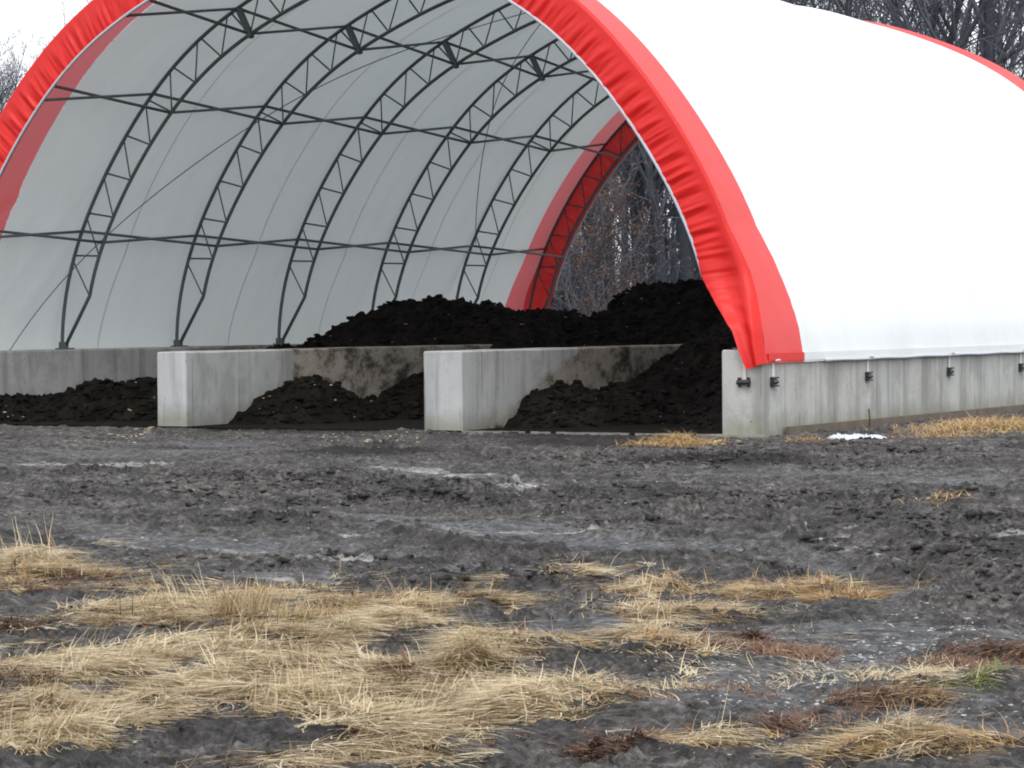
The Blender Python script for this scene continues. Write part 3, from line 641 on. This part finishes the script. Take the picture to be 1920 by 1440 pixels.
tussock(560,1190,900,.20,.08,.26,.4,.45,'loose dull tussock just right of the brownish upright one',spread=1.3,upr=.3)
tussock(760,1182,1200,.26,.10,.42,3.2,.80,'long pale tussock lying flat toward the left above the bare wet patch',spread=.45,upr=.03)
tussock(880,1262,1100,.20,.20,.36,3.9,.60,'peaked teepee-like straw tussock right of the bare wet patch',spread=1.3,upr=.12)
tussock(985,1350,1700,.28,.13,.34,3.1,.85,'pale rounded tussock at bottom centre of the foreground',spread=.7,upr=.05)
tussock(90,1400,1500,.28,.12,.30,-.4,.70,'golden bushy tussock in the lower left corner',spread=.9,upr=.1)
tussock(560,1350,1100,.24,.12,.30,.9,.60,'tangled tussock in the lower middle-left of the straw',spread=1.3,upr=.2)
tussock(1215,1205,700,.16,.12,.36,2.6,.70,'spidery straw tussock beside the red-brown weeds in mid foreground',spread=1.4,upr=.06)
tussock(190,1290,1200,.26,.11,.36,.2,.75,'tan swirled tussock at left above the lower corner tussock',spread=.8,upr=.08)
tussock(1320,1405,500,.16,.08,.28,.1,.65,'low tan tussock at the bottom edge right of centre',spread=.8,upr=.08)
tussock(1700,1400,600,.18,.09,.26,.3,.45,'small brown-tan tussock near the lower right corner',spread=1.0,upr=.12)
# dark weeds along the foot of the outer wall
def lumps(name,mat,pts,size,label,cat,flat=.6,kind='stuff',sink=.3):
    """irregular faceted lumps, all in one object"""
    ph=(1+5**.5)/2; ico=np.array([(-1,ph,0),(1,ph,0),(-1,-ph,0),(1,-ph,0),(0,-1,ph),(0,1,ph),(0,-1,-ph),(0,1,-ph),(ph,0,-1),(ph,0,1),(-ph,0,-1),(-ph,0,1)],float)/1.9
    fi=np.array([(0,11,5),(0,5,1),(0,1,7),(0,7,10),(0,10,11),(1,5,9),(5,11,4),(11,10,2),(10,7,6),(7,1,8),(3,9,4),(3,4,2),(3,2,6),(3,6,8),(3,8,9),(4,9,5),(2,4,11),(6,2,10),(8,6,7),(9,8,1)])
    n=len(pts); v=ico[None]*RNG.uniform(.55,1.35,(n,12,1))*np.stack([RNG.uniform(.7,1.4,n),RNG.uniform(.7,1.4,n),RNG.uniform(.5,1.,n)*flat],1)[:,None,:]
    a=RNG.uniform(0,6.28,n); c,s=np.cos(a)[:,None],np.sin(a)[:,None]; v=np.stack([v[...,0]*c-v[...,1]*s,v[...,0]*s+v[...,1]*c,v[...,2]],-1)*size[:,None,None]
    v=v+pts[:,None,:]; v[...,2]+=(size*flat*(.5-sink))[:,None]
    F=(fi[None]+12*np.arange(n)[:,None,None]).reshape(-1,3)
    return tag(build(name,v.reshape(-1,3),F,mat),label,cat,None,kind)
def gp(lst,n):
    T=scatter(lst,n); return np.stack([T[:,0],T[:,1],gz(T[:,0],T[:,1])],1)
CL=[(960,940,1000,14),(500,1065,300,22,),(900,1085,300,20),(1750,1000,250,60),(1350,870,500,14),(500,900,500,16),(1250,1140,150,10),(1450,1145,160,8),(550,975,250,10),(1200,985,300,10),(1000,815,120,6),(1450,845,450,10),(700,930,700,20),(1850,1080,150,60)]
P=gp(CL,44000); nn=fbm(P[:,0]*.9+3,P[:,1]*.55,3)+.5*fbm(P[:,0]*4,P[:,1]*4,2); rz_,cb_,bd_=ruts(P[:,0],P[:,1]); P=P[nn+1.1*cb_-.9*blob(SMOOTH,P[:,0],P[:,1],.6)+RNG.normal(0,.15,len(P))>.02]; keep=(P[:,1]<YF-.5)|(np.abs(P[:,0])>XO+.3); P=P[keep]
lumps('mud_clods',M['mud'],P,RNG.lognormal(-4.1,.65,len(P)).clip(.006,.10),'dark crumbly mud clods thrown up along the wheel ruts','mud',.7,'stuff',.5)
P=gp([(1550,1260,400,60),(1700,1350,250,80),(1600,1220,350,30),(1300,1290,250,40),(1500,1420,400,20),(1800,1180,150,60)],2000)
P2=gp([(1400,900,500,60),(900,1000,700,60),(960,950,960,120),(1650,880,260,20),(960,1100,960,250)],1100); P=np.concatenate([P,P2])
lumps('pale_gravel',M['stone'],P,RNG.lognormal(-5.05,.5,len(P)).clip(.003,.022),'small pale stones and shell bits sprinkled over the mud','gravel',.6)
P=gp([(655,826,90,8),(690,835,80,9),(745,818,40,7),(235,822,45,8),(275,812,50,6),(200,830,60,5),(1340,834,160,5),(300,810,20,4),(1080,808,200,2)],420)
lumps('wood_chips',M['chip'],P,RNG.lognormal(-3.7,.45,len(P)).clip(.012,.055),'pale wood chips spilled in front of the dividers','wood chips',.35)
# clods and chips lying on the heaps
from mathutils.bvhtree import BVHTree
for ho,hv,hf in HEAPS:
    bv=BVHTree.FromPolygons([Vector(v) for v in hv.tolist()],hf.tolist()); lo,hi=hv.min(0),hv.max(0); hits=[]
    for _ in range(5200):
        h=bv.ray_cast(Vector((RNG.uniform(lo[0]+.1,hi[0]-.1),RNG.uniform(lo[1],min(hi[1],lo[1]+9)),9)),Vector((0,0,-1)))
        if h[0] is not None and h[0].z>.04: hits.append(tuple(h[0]))
    hits=np.array(hits); k=len(hits)//30
    for nm,mt,P,sz,fl in (('clods',ho.data.materials[0],hits[k:],RNG.lognormal(-3.2,.5,len(hits)-k).clip(.02,.10),.8),('chips',M['chip'],hits[:k],RNG.lognormal(-3.6,.4,k).clip(.015,.05),.35)):
        if nm=='chips' and (k<5): continue
        l=lumps(nm,mt,P,sz,None,None,fl,'stuff'); wv=l.location.copy(); l.parent=ho; l.location=wv-ho.location
n=500; T=scatter(STRAW+WEED,n); z=gz(T[:,0],T[:,1])+RNG.uniform(.01,.07,n)
s=RNG.uniform(.010,.028,n); a=RNG.uniform(0,6.28,n); V=[];F=[]
for i in range(n):
    cx,cy,cz=T[i,0],T[i,1],z[i]; c,sn=math.cos(a[i])*s[i],math.sin(a[i])*s[i]; k=RNG.uniform(-.5,.8,4)*s[i]; b=len(V)
    V+=[(cx-c,cy-sn,cz+k[0]),(cx-sn*.6,cy+c*.6,cz+k[1]),(cx+c,cy+sn,cz+k[2]),(cx+sn*.6,cy-c*.6,cz+k[3])]; F+=[(b,b+1,b+2),(b,b+2,b+3)]
tag(build('dead_leaves',V,F,M['leaf']),'curled brown dead leaves caught in the dry grass','leaves',None,'stuff')
# crumpled white plastic by the wall
c=on_ground(1606,824); nu,nv=46,22; uu,vv=np.meshgrid(np.linspace(-1,1,nu),np.linspace(-1,1,nv),indexing='ij'); e=on_ground(1652,820)-c
edge=1-.25*np.abs(perlin(uu*2.2,vv*2.2)); X=c[0]+uu*edge*.46*rt[0]+vv*edge*.42*fw[0]; Y=c[1]+uu*edge*.46*rt[1]+vv*edge*.42*fw[1]
Z=gz(X.ravel(),Y.ravel()).reshape(X.shape)+.03+.045*np.maximum(0,ridge(uu*1.0+3,vv*1.0,1)*.5+.3)*(1-np.maximum(abs(uu),abs(vv))**3)
build_=build('plastic_sheet',np.stack([X,Y,Z],-1).reshape(-1,3),gridfaces(nu,nv),M['plastic'],None,True,(c[0],c[1],0)); sd=build_.modifiers.new('s','SOLIDIFY'); sd.thickness=.006
tag(build_,'crumpled white plastic sheet lying by the outer wall','plastic')
c=on_ground(1630,808); m=MB(); m.tube([(c[0],c[1],-.1),(c[0]+.01,c[1],.22),(c[0]-.005,c[1],.40)],.016,6); o=m.build('stake',M['rust'],None,True,(c[0],c[1],0)); tag(o,'thin rusty stake standing upright behind the white plastic','stake')
# stems
c=on_ground(18,1095,.05)
m=MB()
for k in range(9):
    a=RNG.uniform(0,6.28); b=c+np.array([RNG.normal(0,.07),RNG.normal(0,.07),-.05]); h=RNG.uniform(.12,.26); q=b+np.array([math.cos(a)*.04,math.sin(a)*.04,h]); m.tube([b,(b+q)/2+.008,q],[.006,.004,.002],4)
    for j in range(5):
        w=b+(q-b)*RNG.uniform(.4,1); m.tube([w,w+RNG.normal(0,.022,3)],[.003,.006],4)
o=m.build('dead_weed',M['weed'],None,False,tuple(c)); tag(o,'upright reddish dead weed on the straw bank at far left','weed'); fattr(o,'tone',np.full(len(o.data.vertices),.4))

tick('-------- trees')
# ---------------------------------------------------------------- trees
def make_tree(seed,height,r0,spread,lev,twigs,leaf=0,bush=False,lean=0.):
    """returns (trunk MB arrays, crown arrays, leaf arrays) in units around the origin; bare winter tree"""
    rg=np.random.default_rng(seed); tr=MB(); cr_=MB(); tips=[]
    def limb(p,d,Ln,r,level,mb,k):
        n=4 if level>1 else 6; pts=[p]; rs=[r]; dd=d.copy()
        for i in range(n):
            dd=dd+rg.normal(0,.14 if level else .05,3); dd[2]+=.05 if level else .02; dd/=np.linalg.norm(dd)
            pts.append(pts[-1]+dd*Ln/n); rs.append(r*(1-(.55 if level else .6)*(i+1)/n))
        mb.tube(pts,rs,k,False)
        return pts,rs,dd
    d0=np.array([lean,rg.normal(0,.04),1.]); d0/=np.linalg.norm(d0)
    pts,rs,_=limb(np.array([0,0,-.3]),d0,height*.92,r0,0,tr,8)
    def grow(pts,rs,level,Ln):
        nchild={0:twigs[0],1:twigs[1],2:twigs[2],3:twigs[3] if len(twigs)>3 else 0}[level] if level<len(twigs) else 0
        for c in range(nchild):
            lo=.30 if level==0 else .12
            if bush and level==0: lo=.03
            t=lo+(1-lo)*(c+rg.uniform(0,1))/nchild; i=min(int(t*(len(pts)-1)),len(pts)-2); f=t*(len(pts)-1)-i
            p=pts[i]*(1-f)+pts[i+1]*f; r=(rs[i]*(1-f)+rs[i+1]*f)
            ax=pts[i+1]-pts[i]; ax/=np.linalg.norm(ax); a=rg.uniform(0,6.283); s=np.cross(ax,[math.cos(a),math.sin(a),.3]); s/=np.linalg.norm(s)
            dv=ax*(.75 if level==0 else .8)+s*spread*rg.uniform(.6,1.2); dv/=np.linalg.norm(dv)
            l2=Ln*rg.uniform(.30,.55)*((1.15-.6*t) if level==0 else 1.)
            rr=max(r*.55,.009 if level>=1 else .03)
            rr=min(rr,{0:.10,1:.034,2:.017,3:.011}.get(level,.010))
            k={0:5,1:4,2:3}.get(level,3)
            q,rq,_=limb(p,dv,l2,rr,level+1,cr_,k)
            if level+1>=len(twigs): tips.append(q[-1]); tips.append(q[-2])
            grow(q,rq,level+1,l2)
    grow(pts,rs,0,height)
    lf=None
    if leaf:
        tp=np.array(tips); k=rg.integers(0,len(tp),leaf); P=tp[k]+rg.normal(0,.16,(leaf,3)); s=rg.uniform(.03,.07,leaf)[:,None]
        a=rg.normal(0,1,(leaf,3)); a/=np.linalg.norm(a,axis=1)[:,None]; b=np.cross(a,rg.normal(0,1,(leaf,3))); b/=np.linalg.norm(b,axis=1)[:,None]
        V=np.stack([P-a*s,P-b*s*.6,P+a*s,P+b*s*.6],1).reshape(-1,3); F=np.arange(leaf*4).reshape(-1,4); lf=(V,F)
    return tr,cr_,lf
protos=[]
def proto(seed,h,r,spread,tw,leaf=0,bush=False,lean=0,name='bare_tree'):
    tr,cw,lf=make_tree(seed,h,r,spread,len(tw),tw,leaf,bush,lean)
    def mesh(nm,v,f,mat):
        o=build(nm,v,f,mat,None,True); me=o.data; bpy.data.objects.remove(o); return me
    d=dict(name=name,trunk=mesh('trunk',tr.v,tr.f,M['bark']),crown=mesh('crown',cw.v,cw.f,M['twig'])); 
    if lf: d['leaves']=mesh('leaves',lf[0],lf[1],M['oakleaf'])
    protos.append(d); return d
pA=[proto(100+i,h,r,sp,tw,lean=ln) for i,(h,r,sp,tw,ln) in enumerate([(22,.26,.7,(24,8,6,3),.02),(24,.30,.6,(22,8,6,3),-.03),(20,.22,.8,(24,9,6,3),.05),(23,.2,.55,(24,8,6,3),0.),(21,.34,.75,(22,9,6,3),-.02)])]
pS=[proto(200+i,h,r,.6,tw) for i,(h,r,tw) in enumerate([(13,.10,(20,8,6)),(15,.12,(22,8,6)),(11,.08,(20,7,6))])]
pO=proto(300,12,.14,.85,(26,7,6),leaf=3200,name='oak_tree')
pO2=proto(301,9,.1,.9,(24,7,6),leaf=3000,bush=True,name='oak_tree')
def plant(d,px,dist,label,group=None,s=1.,rz=None,py=None):
    c=on_dist(px,602,dist); r=bpy.data.objects.new(d['name'],None); COL.objects.link(r)
    r.location=(c[0]*U,c[1]*U,-.02*U); r.rotation_euler=(0,0,random.uniform(0,6.28) if rz is None else rz); r.scale=(s,s,s)
    tag(r,label,'tree',group)
    for nm in ('trunk','crown','leaves'):
        if nm in d:
            o=bpy.data.objects.new(nm,d[nm]); COL.objects.link(o); o.parent=r
rg=random.Random(11)
tick('# trunks seen')
# trunks seen through the far opening
plant(pA[0],1196,100,'forked grey tree trunk in the middle of the far opening',s=.95,rz=.4)
plant(pA[3],1216,104,'grey trunk close behind the forked tree in the far opening',s=1.0,rz=2.0)
plant(pA[2],1262,96,'dark bent trunk near the red flap in the far opening',s=.9,rz=4.1)
plant(pS[1],1165,98,'slim dark sapling left of the forked trunk in the far opening',rz=1.0)
plant(pS[0],1238,110,'thin sapling between the forked trunk and the dark bent trunk')
plant(pO,1085,100,'oak holding withered brown leaves at the left of the far opening',rz=.3)
plant(pO2,1130,88,'low bushy oak with tan dead leaves behind the saddle of compost',s=.62,rz=1.3)
plant(pO2,1070,86,'small brown-leaved oak right against the far red arch',s=.75,rz=3.3)
for k,(px,d,s_) in enumerate([(1150,106,.9),(1180,118,1.),(1228,101,.9),(1248,120,1.05),(1290,112,1.),(1310,99,.9),(1120,122,1.)]):
    plant(pA[(k*2+1)%5],px,d,'tall straight blue-grey trunk in the woods seen through the far opening','tall trunks seen through the far opening',s_)
for k in range(10):
    px=rg.uniform(1020,1420); plant(rg.choice(pS+[pA[3]]),px,rg.uniform(108,150),'thin bare trunk deep in the woods seen through the far opening','bare woods seen through the far opening',rg.uniform(.8,1.1))
# tree tops over the roof on the right
plant(pA[2],1690,100,'dark spreading bare treetop touching the roofline where the red trim begins',s=1.1,rz=.8)
plant(pA[4],1850,98,'thick-limbed bare treetop above the red trim near the right edge',s=1.05,rz=2.2)
for k in range(6):
    px=1480+k*100+rg.uniform(-15,15); plant(pA[k%5],px,rg.uniform(110,140),'bare twiggy treetop behind the white roof at upper right','bare treetops over the right of the roof',rg.uniform(.9,1.05))
# left, faint
for k,(px,d,s) in enumerate([(-60,150,.80),(10,155,.78),(120,165,.90),(-150,148,.8),(-260,150,.9),(210,160,.75)]):
    plant(pA[(k+2)%5],px,d,'bare treetop behind the red trim at upper left','bare treetops at upper left',s)
# behind the barn, filling the wood
for k in range(16):
    px=250+k*52+rg.uniform(-20,20); plant(pA[k%5],px,rg.uniform(110,135),'bare tree hidden behind the middle of the roof','bare trees behind the barn',rg.uniform(.62,.75))
tick('# deep wood as')
# deep wood as one mass
def wood():
    rg=np.random.default_rng(5); m=MB()
    for i in range(900):
        px=rg.uniform(900,2000) if i<700 else rg.uniform(-300,900); c=on_dist(px,602,rg.uniform(135,215)); h=rg.uniform(4,10) if (i%5 or px>1400) else rg.uniform(9,14)
        if px<900: h*=.6
        r=rg.uniform(.03,.13); a=np.array([c[0],c[1],-.1]); p=[a]; 
        for j in range(4): p.append(p[-1]+np.array([rg.normal(0,.18),rg.normal(0,.18),h/4]))
        m.tube(p,[r,r*.85,r*.65,r*.45,r*.2],5,False)
        for j in range(16):
            t=rg.uniform(.1,1); k=min(3,int(t*4)); q=p[k]+(p[k+1]-p[k])*(t*4-k); d=rg.normal(0,1,3); d[2]=abs(d[2])+.5; d/=np.linalg.norm(d); l=rg.uniform(.6,2.4)
            e=q+d*l; m.tube([q,q+d*l*.5+rg.normal(0,.1,3),e],[r*.35,r*.22,.012],3,False)
            for jj in range(3):
                w=q+d*l*rg.uniform(.3,1); dd=d+rg.normal(0,.6,3); m.tube([w,w+dd*rg.uniform(.3,.9)],[.018,.008],3,False)
    return m
o=wood().build('distant_woods',M['bark_far'],None,True); tag(o,'dense grey winter woods far behind the barn','woods',None,'stuff')

tick('-------- light')
# ---------------------------------------------------------------- light, sky, camera
SUN_EL,SUN_AZ=math.radians(52),math.radians(150)     # azimuth measured clockwise from +Y
w=bpy.data.worlds.new('World'); sc.world=w; w.use_nodes=True; nt=w.node_tree; nt.nodes.clear()
out=nt.nodes.new('ShaderNodeOutputWorld'); bg=nt.nodes.new('ShaderNodeBackground'); sky=nt.nodes.new('ShaderNodeTexSky'); hs=nt.nodes.new('ShaderNodeHueSaturation')
sky.sky_type='NISHITA'; sky.sun_disc=False; sky.sun_elevation=SUN_EL; sky.sun_rotation=SUN_AZ; sky.air_density=1.3; sky.dust_density=3.; sky.ozone_density=1.
hs.inputs['Saturation'].default_value=.28; bg.inputs['Strength'].default_value=.15
nt.links.new(sky.outputs[0],hs.inputs['Color']); cl=nt.nodes.new('ShaderNodeMix'); cl.data_type='RGBA'; cl.inputs[0].default_value=.72; cl.inputs[7].default_value=(7.2,7.5,7.9,1)
nt.links.new(hs.outputs[0],cl.inputs[6]); nt.links.new(cl.outputs[2],bg.inputs['Color']); nt.links.new(bg.outputs[0],out.inputs['Surface'])
sl=bpy.data.lights.new('sun','SUN'); sl.energy=.6; sl.angle=math.radians(25); sl.color=(1,.98,.95); so=bpy.data.objects.new('sun',sl); COL.objects.link(so)
sd_=Vector((math.sin(SUN_AZ)*math.cos(SUN_EL),math.cos(SUN_AZ)*math.cos(SUN_EL),math.sin(SUN_EL)))
so.rotation_euler=sd_.to_track_quat('Z','Y').to_euler()
cd=bpy.data.cameras.new('camera'); co=bpy.data.objects.new('camera',cd); COL.objects.link(co); sc.camera=co
cd.sensor_width=36; cd.lens=FPX/1920*36; cd.clip_start=.5; cd.clip_end=2000
co.matrix_world=Matrix(((RR[0],UU[0],-FF[0],CAM[0]*U),(RR[1],UU[1],-FF[1],CAM[1]*U),(RR[2],UU[2],-FF[2],CAM[2]*U),(0,0,0,1)))
vs_=sc.view_settings; vs_.view_transform='Standard'; vs_.look='None'; vs_.gamma=1; vs_.use_curve_mapping=False; vs_.exposure=.75
sc.render.resolution_x=1024; sc.render.resolution_y=768; sc.cycles.filter_width=1.9; sc.cycles.max_bounces=8
for o in bpy.data.objects:
    if '_o' in o: del o['_o']
